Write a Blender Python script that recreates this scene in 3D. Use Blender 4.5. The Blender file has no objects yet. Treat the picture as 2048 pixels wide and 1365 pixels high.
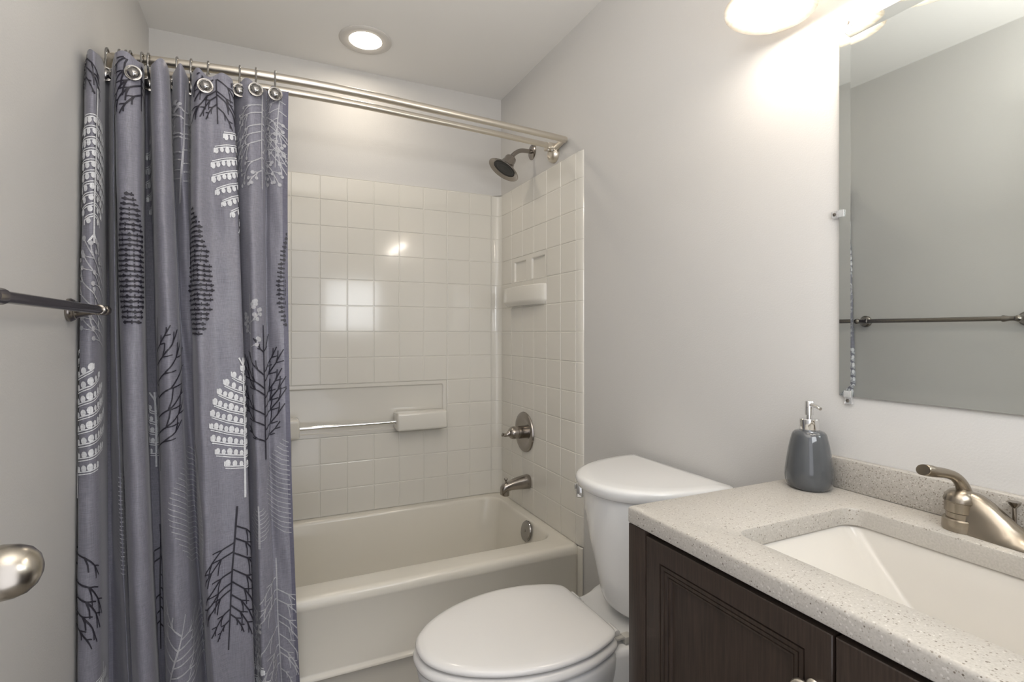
import bpy, bmesh, math, random
from mathutils import Vector, Matrix

sc = bpy.context.scene
COL = sc.collection
PI = math.pi

# ------------------------------------------------------------------ camera
YAW = math.radians(25.1)
CAMZ = 1.233
cam = bpy.data.cameras.new('camera')
cam_o = bpy.data.objects.new('camera', cam)
COL.objects.link(cam_o)
cam_o.location = (0, 0, CAMZ)
cam_o.rotation_euler = (PI / 2, 0, -YAW)
cam.sensor_width = 36.0
cam.lens = 1045.0 / 2048.0 * 36.0
cam.shift_y = -17.0 / 2048.0
cam.clip_start = 0.02
sc.camera = cam_o

# ------------------------------------------------------------------ colour management
sc.view_settings.view_transform = 'Standard'
sc.view_settings.look = 'None'
sc.view_settings.gamma = 1.0
sc.view_settings.use_curve_mapping = False
sc.view_settings.exposure = 0.30

# ------------------------------------------------------------------ world (the daylit hall beyond the doorway)
wd = bpy.data.worlds.new('world')
sc.world = wd
wd.use_nodes = True
wd.node_tree.nodes['Background'].inputs[0].default_value = (0.92, 0.93, 1.0, 1)
wd.node_tree.nodes['Background'].inputs[1].default_value = 1.45

# ------------------------------------------------------------------ area lights
def area(name, loc, direction, sx, sy, power, color):
    l = bpy.data.lights.new(name, 'AREA')
    l.shape = 'RECTANGLE'
    l.size = sx
    l.size_y = sy
    l.energy = power
    l.color = color
    o = bpy.data.objects.new(name, l)
    COL.objects.link(o)
    o.location = loc
    o.rotation_euler = Vector(direction).to_track_quat('-Z', 'Y').to_euler()
    return o

area('photographer_softbox', (0.70, 0.045, 1.475), (0.02, 1, -0.05), 0.46, 0.44, 3.9, (0.93, 0.965, 1.0))
area('added_ceiling_fill', (0.0, 0.22, 1.80), (0.0, 0.12, 1), 0.30, 0.30, 15.0, (1.0, 0.965, 0.92))  # added unseen lamp, aimed at the ceiling for even fill light
BULB_POWER = 50.0
CEIL_POWER = 46.0

# ------------------------------------------------------------------ helpers: meshes
class MB:
    """collects verts and faces for one mesh object"""
    def __init__(self):
        self.v = []
        self.f = []
        self.m = []
        self.slot = 0

    def add(self, vs, fs):
        b = len(self.v)
        self.v += [tuple(p) for p in vs]
        for q in fs:
            self.f.append([b + i for i in q])
            self.m.append(self.slot)
        return self

    def box(self, x0, x1, y0, y1, z0, z1, bev=0.0, seg=2, M=None):
        bm = bmesh.new()
        vs = [bm.verts.new(p) for p in ((x0, y0, z0), (x1, y0, z0), (x1, y1, z0), (x0, y1, z0), (x0, y0, z1), (x1, y0, z1), (x1, y1, z1), (x0, y1, z1))]
        for q in ((0, 3, 2, 1), (4, 5, 6, 7), (0, 1, 5, 4), (1, 2, 6, 5), (2, 3, 7, 6), (3, 0, 4, 7)):
            bm.faces.new([vs[i] for i in q])
        if bev > 0:
            bmesh.ops.bevel(bm, geom=bm.edges[:], offset=bev, segments=seg, profile=0.5, affect='EDGES')
        bm.verts.index_update()
        pts = [v.co.copy() for v in bm.verts]
        if M:
            pts = [M @ p for p in pts]
        fs = [[v.index for v in f.verts] for f in bm.faces]
        bm.free()
        return self.add(pts, fs)

    def loft(self, loops, closed=True, cap0=True, cap1=True):
        n = len(loops[0])
        vs = [p for l in loops for p in l]
        fs = []
        for i in range(len(loops) - 1):
            for j in range(n if closed else n - 1):
                k = (j + 1) % n
                fs.append((i * n + j, i * n + k, (i + 1) * n + k, (i + 1) * n + j))
        if cap0:
            fs.append(tuple(reversed(range(n))))
        if cap1:
            b = (len(loops) - 1) * n
            fs.append(tuple(b + j for j in range(n)))
        return self.add(vs, fs)

    def lathe(self, prof, o, axis=(0, 0, 1), n=36, cap0=True, cap1=True):
        """prof: list of (radius, height) along the axis from o"""
        ax = Vector(axis).normalized()
        u = ax.orthogonal().normalized()
        w = ax.cross(u)
        o = Vector(o)
        loops = []
        for r, h in prof:
            loops.append([o + ax * h + (u * math.cos(2 * PI * k / n) + w * math.sin(2 * PI * k / n)) * max(r, 1e-5) for k in range(n)])
        return self.loft(loops, True, cap0, cap1)

    def tube(self, pts, r, n=14, caps=True, flat=None):
        pts = [Vector(p) for p in pts]
        if not isinstance(r, (list, tuple)):
            r = [r] * len(pts)
        t0 = (pts[1] - pts[0]).normalized()
        u = t0.orthogonal().normalized()
        if flat:
            u = Vector(flat[0])
            u = (u - t0 * u.dot(t0)).normalized()
        loops = []
        prev = t0
        for i, p in enumerate(pts):
            a = pts[max(i - 1, 0)]
            b = pts[min(i + 1, len(pts) - 1)]
            t = (b - a).normalized()
            q = prev.rotation_difference(t)
            u = (q @ u)
            u = (u - t * u.dot(t)).normalized()
            w = t.cross(u)
            prev = t
            k2 = 1.0
            if flat:
                k2 = flat[1][i] if isinstance(flat[1], (list, tuple)) else flat[1]
            loops.append([p + (u * math.cos(2 * PI * k / n) + w * math.sin(2 * PI * k / n) * k2) * r[i] for k in range(n)])
        return self.loft(loops, True, caps, caps)

    def quad(self, a, b, c, d):
        return self.add([a, b, c, d], [(0, 1, 2, 3)])


ROOTLOC = {}

def obj(name, mb, mat, parent=None, smooth=35, recalc=True, label=None):
    me = bpy.data.meshes.new(name)
    off = Vector((0, 0, 0))
    if parent is not None:
        r = parent
        while r.parent is not None:
            r = r.parent
        off = Vector(ROOTLOC.get(r.name, (0, 0, 0)))
    me.from_pydata([tuple(Vector(p) - off) for p in mb.v], [], mb.f)
    mats = mat if isinstance(mat, (list, tuple)) else [mat]
    for m in mats:
        me.materials.append(m)
    if len(mats) > 1:
        me.polygons.foreach_set('material_index', mb.m)
    if recalc:
        bm = bmesh.new()
        bm.from_mesh(me)
        bmesh.ops.remove_doubles(bm, verts=bm.verts[:], dist=1e-6)
        bmesh.ops.recalc_face_normals(bm, faces=bm.faces[:])
        bm.to_mesh(me)
        bm.free()
    if smooth:
        me.polygons.foreach_set('use_smooth', [True] * len(me.polygons))
        me.set_sharp_from_angle(angle=math.radians(smooth))
    me.update()
    o = bpy.data.objects.new(name, me)
    COL.objects.link(o)
    if parent is not None:
        o.parent = parent
    if label:
        o['label'] = label
    return o


def thing(name, label, cat, loc=(0, 0, 0), group=None):
    o = bpy.data.objects.new(name, None)
    o.empty_display_size = 0.05
    COL.objects.link(o)
    o.location = loc
    ROOTLOC[o.name] = tuple(loc)
    o['label'] = label
    o['category'] = cat
    if group:
        o['group'] = group
    return o


def tag(o, label, cat, group=None):
    o['label'] = label
    o['category'] = cat
    if group:
        o['group'] = group
    return o


def struct(name, mb, mat, label, cat, smooth=0):
    o = obj(name, mb, mat, None, smooth)
    o['kind'] = 'structure'
    o['label'] = label
    o['category'] = cat
    return o


def rrect(x0, x1, y0, y1, r, z, n=8):
    pts = []
    for cx, cy, a0 in ((x1 - r, y1 - r, 0), (x0 + r, y1 - r, 90), (x0 + r, y0 + r, 180), (x1 - r, y0 + r, 270)):
        for k in range(n + 1):
            a = math.radians(a0 + 90.0 * k / n)
            pts.append((cx + r * math.cos(a), cy + r * math.sin(a), z))
    return pts


def catmull(P, n=10):
    P = [Vector(p) for p in P]
    out = []
    for i in range(len(P) - 1):
        p0 = P[max(i - 1, 0)]
        p1, p2 = P[i], P[i + 1]
        p3 = P[min(i + 2, len(P) - 1)]
        for k in range(n):
            t = k / n
            out.append(0.5 * ((2 * p1) + (p2 - p0) * t + (2 * p0 - 5 * p1 + 4 * p2 - p3) * t * t + (3 * p1 - p0 - 3 * p2 + p3) * t ** 3))
    out.append(P[-1])
    return out


# ------------------------------------------------------------------ helpers: materials
def mat(name, col, rough=0.5, metal=0.0, **kw):
    m = bpy.data.materials.new(name)
    m.use_nodes = True
    b = m.node_tree.nodes['Principled BSDF']
    b.inputs['Base Color'].default_value = (col[0], col[1], col[2], 1)
    b.inputs['Roughness'].default_value = rough
    b.inputs['Metallic'].default_value = metal
    for k, v in kw.items():
        b.inputs[k].default_value = v
    return m


def nodes(m):
    nt = m.node_tree
    return nt, nt.nodes['Principled BSDF']


def add_bump(m, scale, strength, dist=0.002, detail=2.0, stretch=None, tex='NOISE'):
    nt, b = nodes(m)
    tc = nt.nodes.new('ShaderNodeTexCoord')
    mp = nt.nodes.new('ShaderNodeMapping')
    if stretch:
        mp.inputs['Scale'].default_value = stretch
    tx = nt.nodes.new('ShaderNodeTexNoise')
    tx.inputs['Scale'].default_value = scale
    tx.inputs['Detail'].default_value = detail
    bp = nt.nodes.new('ShaderNodeBump')
    bp.inputs['Strength'].default_value = strength
    bp.inputs['Distance'].default_value = dist
    nt.links.new(tc.outputs['Object'], mp.inputs['Vector'])
    nt.links.new(mp.outputs['Vector'], tx.inputs['Vector'])
    nt.links.new(tx.outputs['Fac'], bp.inputs['Height'])
    nt.links.new(bp.outputs['Normal'], b.inputs['Normal'])
    return tx


def ramp_color(m, fac_socket, stops):
    nt, b = nodes(m)
    r = nt.nodes.new('ShaderNodeValToRGB')
    els = r.color_ramp.elements
    while len(els) < len(stops):
        els.new(0.5)
    for e, (p, c) in zip(els, stops):
        e.position = p
        e.color = (c[0], c[1], c[2], 1)
    nt.links.new(fac_socket, r.inputs['Fac'])
    return r


M_WALL = mat('wall_paint', (0.600, 0.588, 0.570), 0.62)
add_bump(M_WALL, 260, 0.22, 0.0015, 3)
M_CEIL = mat('ceiling_paint', (0.80, 0.785, 0.76), 0.8)
add_bump(M_CEIL, 180, 0.10, 0.001, 2)
M_ACR = mat('moulded_acrylic', (0.70, 0.675, 0.615), 0.13, 0.0, **{'Coat Weight': 0.25, 'Coat Roughness': 0.06})
add_bump(M_ACR, 14, 0.05, 0.004, 1)
M_TUB = mat('tub_enamel', (0.72, 0.685, 0.605), 0.16)
M_PORC = mat('porcelain', (0.74, 0.735, 0.72), 0.10, 0.0, **{'Coat Weight': 0.2})
M_SEAT = mat('seat_enamel', (0.76, 0.745, 0.72), 0.16)
M_NICK = mat('brushed_nickel_dark', (0.34, 0.31, 0.28), 0.22, 1.0)
add_bump(M_NICK, 900, 0.04, 0.0004, 1)
M_FAUC = mat('brushed_nickel_warm', (0.36, 0.315, 0.255), 0.27, 1.0)
add_bump(M_FAUC, 500, 0.06, 0.0005, 2)
M_ROD = mat('satin_nickel_rod', (0.70, 0.65, 0.57), 0.30, 1.0)
M_KNOB = mat('satin_nickel_knob', (0.50, 0.46, 0.40), 0.26, 1.0)
M_HOOK = mat('dark_chrome', (0.34, 0.33, 0.32), 0.07, 1.0)
M_CHR = mat('chrome', (0.80, 0.80, 0.80), 0.06, 1.0)
M_BLACK = mat('black_rubber', (0.02, 0.02, 0.02), 0.5)
M_SINK = mat('sink_porcelain', (0.60, 0.57, 0.52), 0.10)
M_BOT = mat('grey_glaze', (0.072, 0.077, 0.083), 0.10, 0.0, **{'Coat Weight': 0.5, 'Coat Roughness': 0.04})
M_FLOOR = mat('floor_vinyl', (0.26, 0.235, 0.20), 0.45)
M_CLIP = mat('clear_plastic', (0.95, 0.95, 0.95), 0.06, 0.0, **{'Transmission Weight': 0.75, 'IOR': 1.45})
M_MIR = mat('mirror_silver', (0.80, 0.835, 0.815), 0.012, 1.0)
M_GLEDGE = mat('mirror_glass_edge', (0.16, 0.20, 0.18), 0.15)
M_DOOR = mat('door_paint', (0.70, 0.69, 0.67), 0.4)

# espresso wood
M_WOOD = mat('espresso_wood', (0.03, 0.02, 0.015), 0.38)
nt, b = nodes(M_WOOD)
tc = nt.nodes.new('ShaderNodeTexCoord')
mp = nt.nodes.new('ShaderNodeMapping')
mp.inputs['Scale'].default_value = (14, 60, 3.0)
tx = nt.nodes.new('ShaderNodeTexNoise')
tx.inputs['Scale'].default_value = 5
tx.inputs['Detail'].default_value = 6
nt.links.new(tc.outputs['Object'], mp.inputs['Vector'])
nt.links.new(mp.outputs['Vector'], tx.inputs['Vector'])
r = ramp_color(M_WOOD, tx.outputs['Fac'], [(0.3, (0.024, 0.016, 0.012)), (0.7, (0.050, 0.034, 0.025))])
nt.links.new(r.outputs['Color'], b.inputs['Base Color'])
M_DARK = mat('cabinet_interior_shade', (0.010, 0.008, 0.007), 0.8)  # near-black colour stands for the shade inside the cabinet

# speckled solid surface
M_TOP = mat('speckled_stone', (0.5, 0.47, 0.43), 0.34)
nt, b = nodes(M_TOP)
tc = nt.nodes.new('ShaderNodeTexCoord')
def speck(scale, thr, size, seed):
    mp = nt.nodes.new('ShaderNodeMapping')
    mp.inputs['Location'].default_value = (seed, seed * 2.3, seed * 0.7)
    vo = nt.nodes.new('ShaderNodeTexVoronoi')
    vo.inputs['Scale'].default_value = scale
    nt.links.new(tc.outputs['Object'], mp.inputs['Vector'])
    nt.links.new(mp.outputs['Vector'], vo.inputs['Vector'])
    d = nt.nodes.new('ShaderNodeMath'); d.operation = 'LESS_THAN'; d.inputs[1].default_value = size
    nt.links.new(vo.outputs['Distance'], d.inputs[0])
    sp = nt.nodes.new('ShaderNodeSeparateColor')
    nt.links.new(vo.outputs['Color'], sp.inputs[0])
    g = nt.nodes.new('ShaderNodeMath'); g.operation = 'LESS_THAN'; g.inputs[1].default_value = thr
    nt.links.new(sp.outputs[0], g.inputs[0])
    mu = nt.nodes.new('ShaderNodeMath'); mu.operation = 'MULTIPLY'
    nt.links.new(d.outputs[0], mu.inputs[0]); nt.links.new(g.outputs[0], mu.inputs[1])
    return mu.outputs[0]
nz = nt.nodes.new('ShaderNodeTexNoise')
nz.inputs['Scale'].default_value = 320
nz.inputs['Detail'].default_value = 3
nt.links.new(tc.outputs['Object'], nz.inputs['Vector'])
base = ramp_color(M_TOP, nz.outputs['Fac'], [(0.3, (0.405, 0.378, 0.338)), (0.7, (0.485, 0.458, 0.415))])
cur = base.outputs['Color']
for sc_, thr, size, seed, colr in ((240, 0.20, 0.30, 3.1, (0.235, 0.205, 0.17)), (380, 0.20, 0.32, 7.7, (0.31, 0.28, 0.24)), (230, 0.16, 0.30, 1.3, (0.56, 0.535, 0.49)), (170, 0.07, 0.22, 5.9, (0.15, 0.125, 0.10))):
    mx = nt.nodes.new('ShaderNodeMix'); mx.data_type = 'RGBA'
    nt.links.new(speck(sc_, thr, size, seed), mx.inputs[0])
    nt.links.new(cur, mx.inputs[6])
    mx.inputs[7].default_value = (*colr, 1)
    cur = mx.outputs[2]
nt.links.new(cur, b.inputs['Base Color'])

# curtain cloth and its printing inks
def cloth(name, col, rough=0.5, sheen=0.25, spec=0.35):
    m = mat(name, col, rough, 0.0, **{'Sheen Weight': sheen, 'Sheen Roughness': 0.4, 'Specular IOR Level': spec})
    nt, b = nodes(m)
    tc = nt.nodes.new('ShaderNodeTexCoord')
    outs = []
    for s in ((60, 60, 900), (900, 900, 14)):
        mp = nt.nodes.new('ShaderNodeMapping')
        mp.inputs['Scale'].default_value = s
        tx = nt.nodes.new('ShaderNodeTexNoise')
        tx.inputs['Scale'].default_value = 1.0
        tx.inputs['Detail'].default_value = 2
        nt.links.new(tc.outputs['Object'], mp.inputs['Vector'])
        nt.links.new(mp.outputs['Vector'], tx.inputs['Vector'])
        outs.append(tx.outputs['Fac'])
    ad = nt.nodes.new('ShaderNodeMath'); ad.operation = 'ADD'
    nt.links.new(outs[0], ad.inputs[0]); nt.links.new(outs[1], ad.inputs[1])
    hv = nt.nodes.new('ShaderNodeMath'); hv.operation = 'MULTIPLY'; hv.inputs[1].default_value = 0.5
    nt.links.new(ad.outputs[0], hv.inputs[0])
    k0, k1 = 0.72, 1.28
    rr = ramp_color(m, hv.outputs[0], [(0.3, [c * k0 for c in col]), (0.7, [min(1, c * k1) for c in col])])
    nt.links.new(rr.outputs['Color'], b.inputs['Base Color'])
    bp = nt.nodes.new('ShaderNodeBump'); bp.inputs['Strength'].default_value = 0.12; bp.inputs['Distance'].default_value = 0.0006
    nt.links.new(hv.outputs[0], bp.inputs['Height']); nt.links.new(bp.outputs['Normal'], b.inputs['Normal'])
    return m

M_CL = cloth('grey_violet_cloth', (0.220, 0.217, 0.258), 0.38)
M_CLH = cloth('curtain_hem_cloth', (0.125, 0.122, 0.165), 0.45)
M_INKW = cloth('white_ink', (0.70, 0.71, 0.73), 0.5)
M_INKG = cloth('pale_grey_ink', (0.42, 0.42, 0.445), 0.5)
M_INKD = mat('dark_ink', (0.022, 0.020, 0.030), 0.5)

# lamps
def emit(name, col, strength):
    m = bpy.data.materials.new(name)
    m.use_nodes = True
    nt = m.node_tree
    nt.nodes.remove(nt.nodes['Principled BSDF'])
    e = nt.nodes.new('ShaderNodeEmission')
    e.inputs[0].default_value = (*col, 1)
    e.inputs[1].default_value = strength
    nt.links.new(e.outputs[0], nt.nodes['Material Output'].inputs[0])
    return m

M_BULB = emit('lit_bulb', (1.0, 0.91, 0.80), BULB_POWER)
M_LENS = emit('lit_lens', (1.0, 0.89, 0.74), CEIL_POWER)
M_TRIM = mat('light_trim_paint', (0.60, 0.575, 0.54), 0.45)
# alabaster shade: translucent and diffuse with soft swirls
M_SHADE = bpy.data.materials.new('alabaster_glass')
M_SHADE.use_nodes = True
nt = M_SHADE.node_tree
pb = nt.nodes['Principled BSDF']
pb.inputs['Roughness'].default_value = 0.25
tr = nt.nodes.new('ShaderNodeBsdfTranslucent')
mixs = nt.nodes.new('ShaderNodeMixShader'); mixs.inputs[0].default_value = 0.55
tc = nt.nodes.new('ShaderNodeTexCoord')
nz = nt.nodes.new('ShaderNodeTexNoise'); nz.inputs['Scale'].default_value = 22; nz.inputs['Detail'].default_value = 4; nz.inputs['Distortion'].default_value = 2.0
nt.links.new(tc.outputs['Object'], nz.inputs['Vector'])
rp = nt.nodes.new('ShaderNodeValToRGB')
rp.color_ramp.elements[0].color = (0.72, 0.66, 0.57, 1); rp.color_ramp.elements[0].position = 0.3
rp.color_ramp.elements[1].color = (0.90, 0.87, 0.82, 1); rp.color_ramp.elements[1].position = 0.65
nt.links.new(nz.outputs['Fac'], rp.inputs['Fac'])
nt.links.new(rp.outputs['Color'], pb.inputs['Base Color'])
nt.links.new(rp.outputs['Color'], tr.inputs['Color'])
nt.links.new(pb.outputs[0], mixs.inputs[1]); nt.links.new(tr.outputs[0], mixs.inputs[2])
nt.links.new(mixs.outputs[0], nt.nodes['Material Output'].inputs[0])

# ------------------------------------------------------------------ the room
W = 1.0996      # right wall
XL = -0.4245    # left wall
D = 2.481       # back wall
ZC = 2.44       # ceiling
TH = 0.10
Y0 = -0.12      # outside face of the front wall; its inside face is y = 0

struct('floor', MB().box(XL - TH, W + TH, Y0, D + TH, -0.08, 0.0), M_FLOOR, 'vinyl bathroom floor under the toilet and vanity', 'floor')
struct('ceiling', MB().box(XL - TH, W + TH, Y0, D + TH, ZC, ZC + 0.08), M_CEIL, 'plain painted bathroom ceiling', 'ceiling')
struct('wall_left', MB().box(XL - TH, XL, 0.0, D + TH, 0, ZC), M_WALL, 'grey painted left wall with the towel bar', 'wall')
struct('wall_right', MB().box(W, W + TH, 0.0, D + TH, 0, ZC), M_WALL, 'grey painted right wall behind toilet and vanity', 'wall')
struct('wall_back', MB().box(XL, W, D, D + TH, 0, ZC), M_WALL, 'grey painted back wall above the tub surround', 'wall')
mb = MB()
mb.box(XL - TH, -0.37, Y0, 0.0, 0, ZC)
mb.box(0.44, W + TH, Y0, 0.0, 0, ZC)
mb.box(-0.37, 0.44, Y0, 0.0, 2.05, ZC)
struct('wall_front', mb, M_WALL, 'front wall with the open doorway', 'wall')

# open door with its knob, against the left wall
mb = MB().box(-0.345, -0.310, 0.01, 0.775, 0.012, 2.03, 0.002)
door = struct('door_1', mb, M_DOOR, 'open white door swung against the left wall', 'door', 30)
KX, KY, KZ = -0.310, 0.722, 0.981
mb = MB()
mb.lathe([(0.0, 0), (0.031, 0.0), (0.031, 0.004), (0.026, 0.008), (0.013, 0.011), (0.011, 0.022), (0.016, 0.030), (0.0225, 0.037), (0.0268, 0.046), (0.0285, 0.057), (0.0272, 0.070), (0.0235, 0.080), (0.0165, 0.0872), (0.008, 0.0910), (0.0, 0.0916)], (KX, KY, KZ), (1, 0, 0), 48)
obj('door_knob', mb, M_KNOB, door, 50, label='satin nickel egg shaped door knob')

# ------------------------------------------------------------------ bathtub
TY = 1.728
tub = thing('bathtub', 'off-white alcove bathtub with plain apron below the tiled surround', 'bathtub', (0.33, 2.1, 0))
mb = MB()
X0, X1 = XL + 0.001, 1.094
Y1 = D - 0.002
N = 8
def outer(y0, z, r=0.004):
    return rrect(X0, X1, y0, Y1, r, z, N)
loops = [outer(1.752, 0.0), outer(1.752, 0.140), outer(1.750, 0.146), outer(1.727, 0.1475), outer(1.7235, 0.151), outer(1.7235, 0.155), outer(1.726, 0.159), outer(1.733, 0.164), outer(1.735, 0.169),
         outer(1.731, 0.365), outer(1.7275, 0.372), outer(1.7268, 0.380), outer(1.7275, 0.390), outer(1.730, 0.398), outer(1.7345, 0.404), outer(1.741, 0.4075), outer(1.750, 0.4085)]
def inner(dx0, dx1, dy0, dy1, r, z):
    return rrect(-0.345 + dx0, 1.052 - dx1, 1.823 + dy0, 2.436 - dy1, r, z, N)
loops += [inner(0, 0, 0, 0, 0.075, 0.4085), inner(0.004, 0.004, 0.004, 0.003, 0.074, 0.4075), inner(0.009, 0.008, 0.009, 0.007, 0.072, 0.403), inner(0.013, 0.011, 0.012, 0.010, 0.071, 0.394),
          inner(0.05, 0.028, 0.024, 0.022, 0.075, 0.33), inner(0.13, 0.050, 0.040, 0.036, 0.09, 0.20), inner(0.19, 0.065, 0.052, 0.048, 0.10, 0.12), inner(0.23, 0.085, 0.075, 0.07, 0.10, 0.085), inner(0.28, 0.12, 0.12, 0.11, 0.09, 0.072)]
mb.loft(loops, True, False, True)
obj('tub_body', mb, M_TUB, tub, 40)
mb = MB().box(1.0885, W - .0005, 1.6990, 1.7300, 0.0, 0.4055, 0.004, 3)
obj('side_flange', mb, M_TUB, tub, 40)
ov = MB()
oc = (1.0275, 2.038, 0.366)
oax = Vector((-1, 0, 0.22)).normalized()
ov.lathe([(0.0, 0.0), (0.043, 0.0), (0.0435, 0.006), (0.041, 0.0095), (0.037, 0.0105), (0.006, 0.0110)], oc, oax, 40)
ovo = obj('overflow_cover', ov, M_HOOK, tub, 30, label='round chrome overflow cover')
sv = MB().lathe([(0.0045, 0.011), (0.0045, 0.0122), (0.003, 0.013)], oc, oax, 12)
obj('overflow_screw', sv, M_NICK, ovo)
dr = MB().lathe([(0.0, 0), (0.036, 0.0), (0.036, 0.003), (0.028, 0.006), (0.0, 0.009)], (0.83, 2.12, 0.072), (0, 0, 1), 28)
obj('tub_drain', dr, M_NICK, tub, 30)

# ------------------------------------------------------------------ tiled-look surround
SY = 2.471      # back panel face
SX = 1.090      # right panel face
PT = 0.1184
ZTOP = 1.934
ZR = [1.8285 - PT * k for k in range(12)]       # row lines from the top one down
ZB = 0.4095
sur = thing('surround_panel', 'glossy off-white square-tile surround panel on the back wall behind the tub', 'tub surround panel', (0.33, 2.475, 0.409))
surR = thing('surround_panel', 'glossy off-white square-tile surround panel with soap shelf on the right wall', 'tub surround panel', (W, 2.10, 0.409))
surL = thing('surround_panel', 'off-white tile-pattern surround panel on the left wall behind the curtain', 'tub surround panel', (XL, 2.10, 0.409))

def cell_panel(mb, toW, us, zs, holes, depth_back, skips=()):
    """a moulded panel: raised tile pads with grooves between; toW(u, z, d) maps to the world, d>0 is out of the wall"""
    g, e, h = 0.0014, 0.0024, 0.0018
    def hole(u0, u1, z0, z1):
        uc, zc = (u0 + u1) / 2, (z0 + z1) / 2
        return any(a < uc < b_ and c < zc < d_ for a, b_, c, d_ in holes)
    for i in range(len(us) - 1):
        for j in range(len(zs) - 1):
            u0, u1, z0, z1 = us[i], us[i + 1], zs[j], zs[j + 1]
            if hole(u0, u1, z0, z1):
                continue
            def ring(ins, d):
                return [toW(u0 + ins, z0 + ins, d), toW(u1 - ins, z0 + ins, d), toW(u1 - ins, z1 - ins, d), toW(u0 + ins, z1 - ins, d)]
            mb.loft([ring(0, 0), ring(g, 0), ring(g + e * 0.35, h * 0.75), ring(g + e, h)], True, False, True)

# back panel
XC = [0.3297 + PT * k for k in range(-6, 7)]    # column lines
us = sorted([XL + 0.004] + [x for x in XC if x < 1.043] + [1.0440])
zs = sorted([ZB] + ZR + [ZTOP])
RX0, RX1, RZ0, RZ1 = XC[2], XC[10] - 0.016, ZR[9], ZR[7]
mb = MB()
toB = lambda u, z, d: (u, SY - d, z)
cell_panel(mb, toB, us, zs, [(XC[2], XC[10], ZR[9], ZR[7])], 0.01)
# recess frame and its sunk field
def bring(u0, u1, z0, z1, d, r=0.012):
    return [(p[0], SY - d, p[1]) for p in [(q[0], q[1]) for q in rrect(u0, u1, z0, z1, r, 0, 5)]]
a0, a1, c0, c1 = XC[2], XC[10], ZR[9], ZR[7]
mb.loft([bring(a0 + .0008, a1 - .0008, c0 + .0008, c1 - .0008, 0.0, 0.002), bring(a0 + .0016, a1 - .0016, c0 + .0016, c1 - .0016, 0.0014, 0.003), bring(a0 + .014, a1 - .016, c0 + .014, c1 - .015, 0.0016, 0.010),
         bring(a0 + .017, a1 - .019, c0 + .017, c1 - .018, 0.0006, 0.010), bring(a0 + .021, a1 - .024, c0 + .021, c1 - .022, -0.0075, 0.008), bring(a0 + .026, a1 - .029, c0 + .026, c1 - .027, -0.0085, 0.006)], True, False, True)
# top ledge and side thickness
mb.loft([[(XL + .004, SY, ZTOP), (1.044, SY, ZTOP)], [(XL + .004, SY - .001, ZTOP + .002), (1.044, SY - .001, ZTOP + .002)], [(XL + .004, D - .0008, ZTOP + .003), (1.044, D - .0008, ZTOP + .003)]], False, False, False)
obj('tile_field', mb, M_ACR, sur, 13, recalc=False)
# right panel with the vertical cove and the rounded front edge
mb = MB()
YC = [2.3272 - PT * k for k in range(5)]        # 2.327 .. 1.8536
ye = 1.7365
us = sorted([2.4420] + YC + [ye])
toR = lambda u, z, d: (SX - d, u, z)
niche = [(YC[3] + 0.004, YC[2] + 0.032, 1.4728, 1.572), (YC[2] + 0.074, YC[1] + 0.100, 1.4728, 1.572)]
cell_panel(mb, toR, us, zs, [(YC[3], YC[1] + 0.118, ZR[3], ZR[2])], 0.01)
# smooth tile field that carries the two soap niches
na, nb, nc, nd = YC[3], YC[0], ZR[3], ZR[2]
n1 = (1.990, 2.118, nc + 0.004, 1.573)
n2 = (2.172, 2.300, nc + 0.004, 1.573)
yb = sorted([na, n1[0], n1[1], n2[0], n2[1], nb])
zb = [nc, n1[2], n1[3], nd]
for i in range(5):
    for j in range(3):
        if j == 1 and i in (1, 3):
            continue
        mb.quad((SX - .0008, yb[i], zb[j]), (SX - .0008, yb[i + 1], zb[j]), (SX - .0008, yb[i + 1], zb[j + 1]), (SX - .0008, yb[i], zb[j + 1]))
for q in (n1, n2):
    f = [(q[0], q[2]), (q[1], q[2]), (q[1], q[3]), (q[0], q[3])]
    def nr(ins, d):
        return [(SX - d, q[0] + ins, q[2] + ins), (SX - d, q[1] - ins, q[2] + ins), (SX - d, q[1] - ins, q[3] - ins), (SX - d, q[0] + ins, q[3] - ins)]
    mb.loft([nr(0, 0.0008), nr(0.002, -0.0008), nr(0.004, -0.0085), nr(0.007, -0.0090)], True, False, True)
# front edge: quarter round back to the wall, with the row grooves running round it
zs2 = zs
for j in range(len(zs2) - 1):
    z0, z1 = zs2[j], zs2[j + 1]
    prof = []
    for k in range(9):
        a = PI / 2 * k / 8
        prof.append((SX - .0011 + 0.0105 * (1 - math.cos(a)), ye - 0.0405 * math.sin(a)))
    def lp(z, ins):
        return [(p[0] + ins, p[1], z) for p in prof]
    mb.loft([lp(z0, .0011), lp(z0 + .0011, .0011), lp(z0 + .0024, 0), lp(z1 - .0024, 0), lp(z1 - .0011, .0011), lp(z1, .0011)], False, False, False)
# cove in the corner
for j in range(len(zs2) - 1):
    z0, z1 = zs2[j], zs2[j + 1]
    def lp(z, ins):
        out = []
        for k in range(9):
            a = PI / 2 * k / 8
            out.append((1.044 + (SX - 1.044) * math.sin(a) + ins * math.sin(a) - 0.0011 * math.sin(a), SY - 0.0011 - (SY - 2.442) * (1 - math.cos(a)) + ins * math.cos(a), z))
        return out
    mb.loft([lp(z0, .0011), lp(z0 + .0011, .0011), lp(z0 + .0024, 0), lp(z1 - .0024, 0), lp(z1 - .0011, .0011), lp(z1, .0011)], False, False, False)
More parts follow.
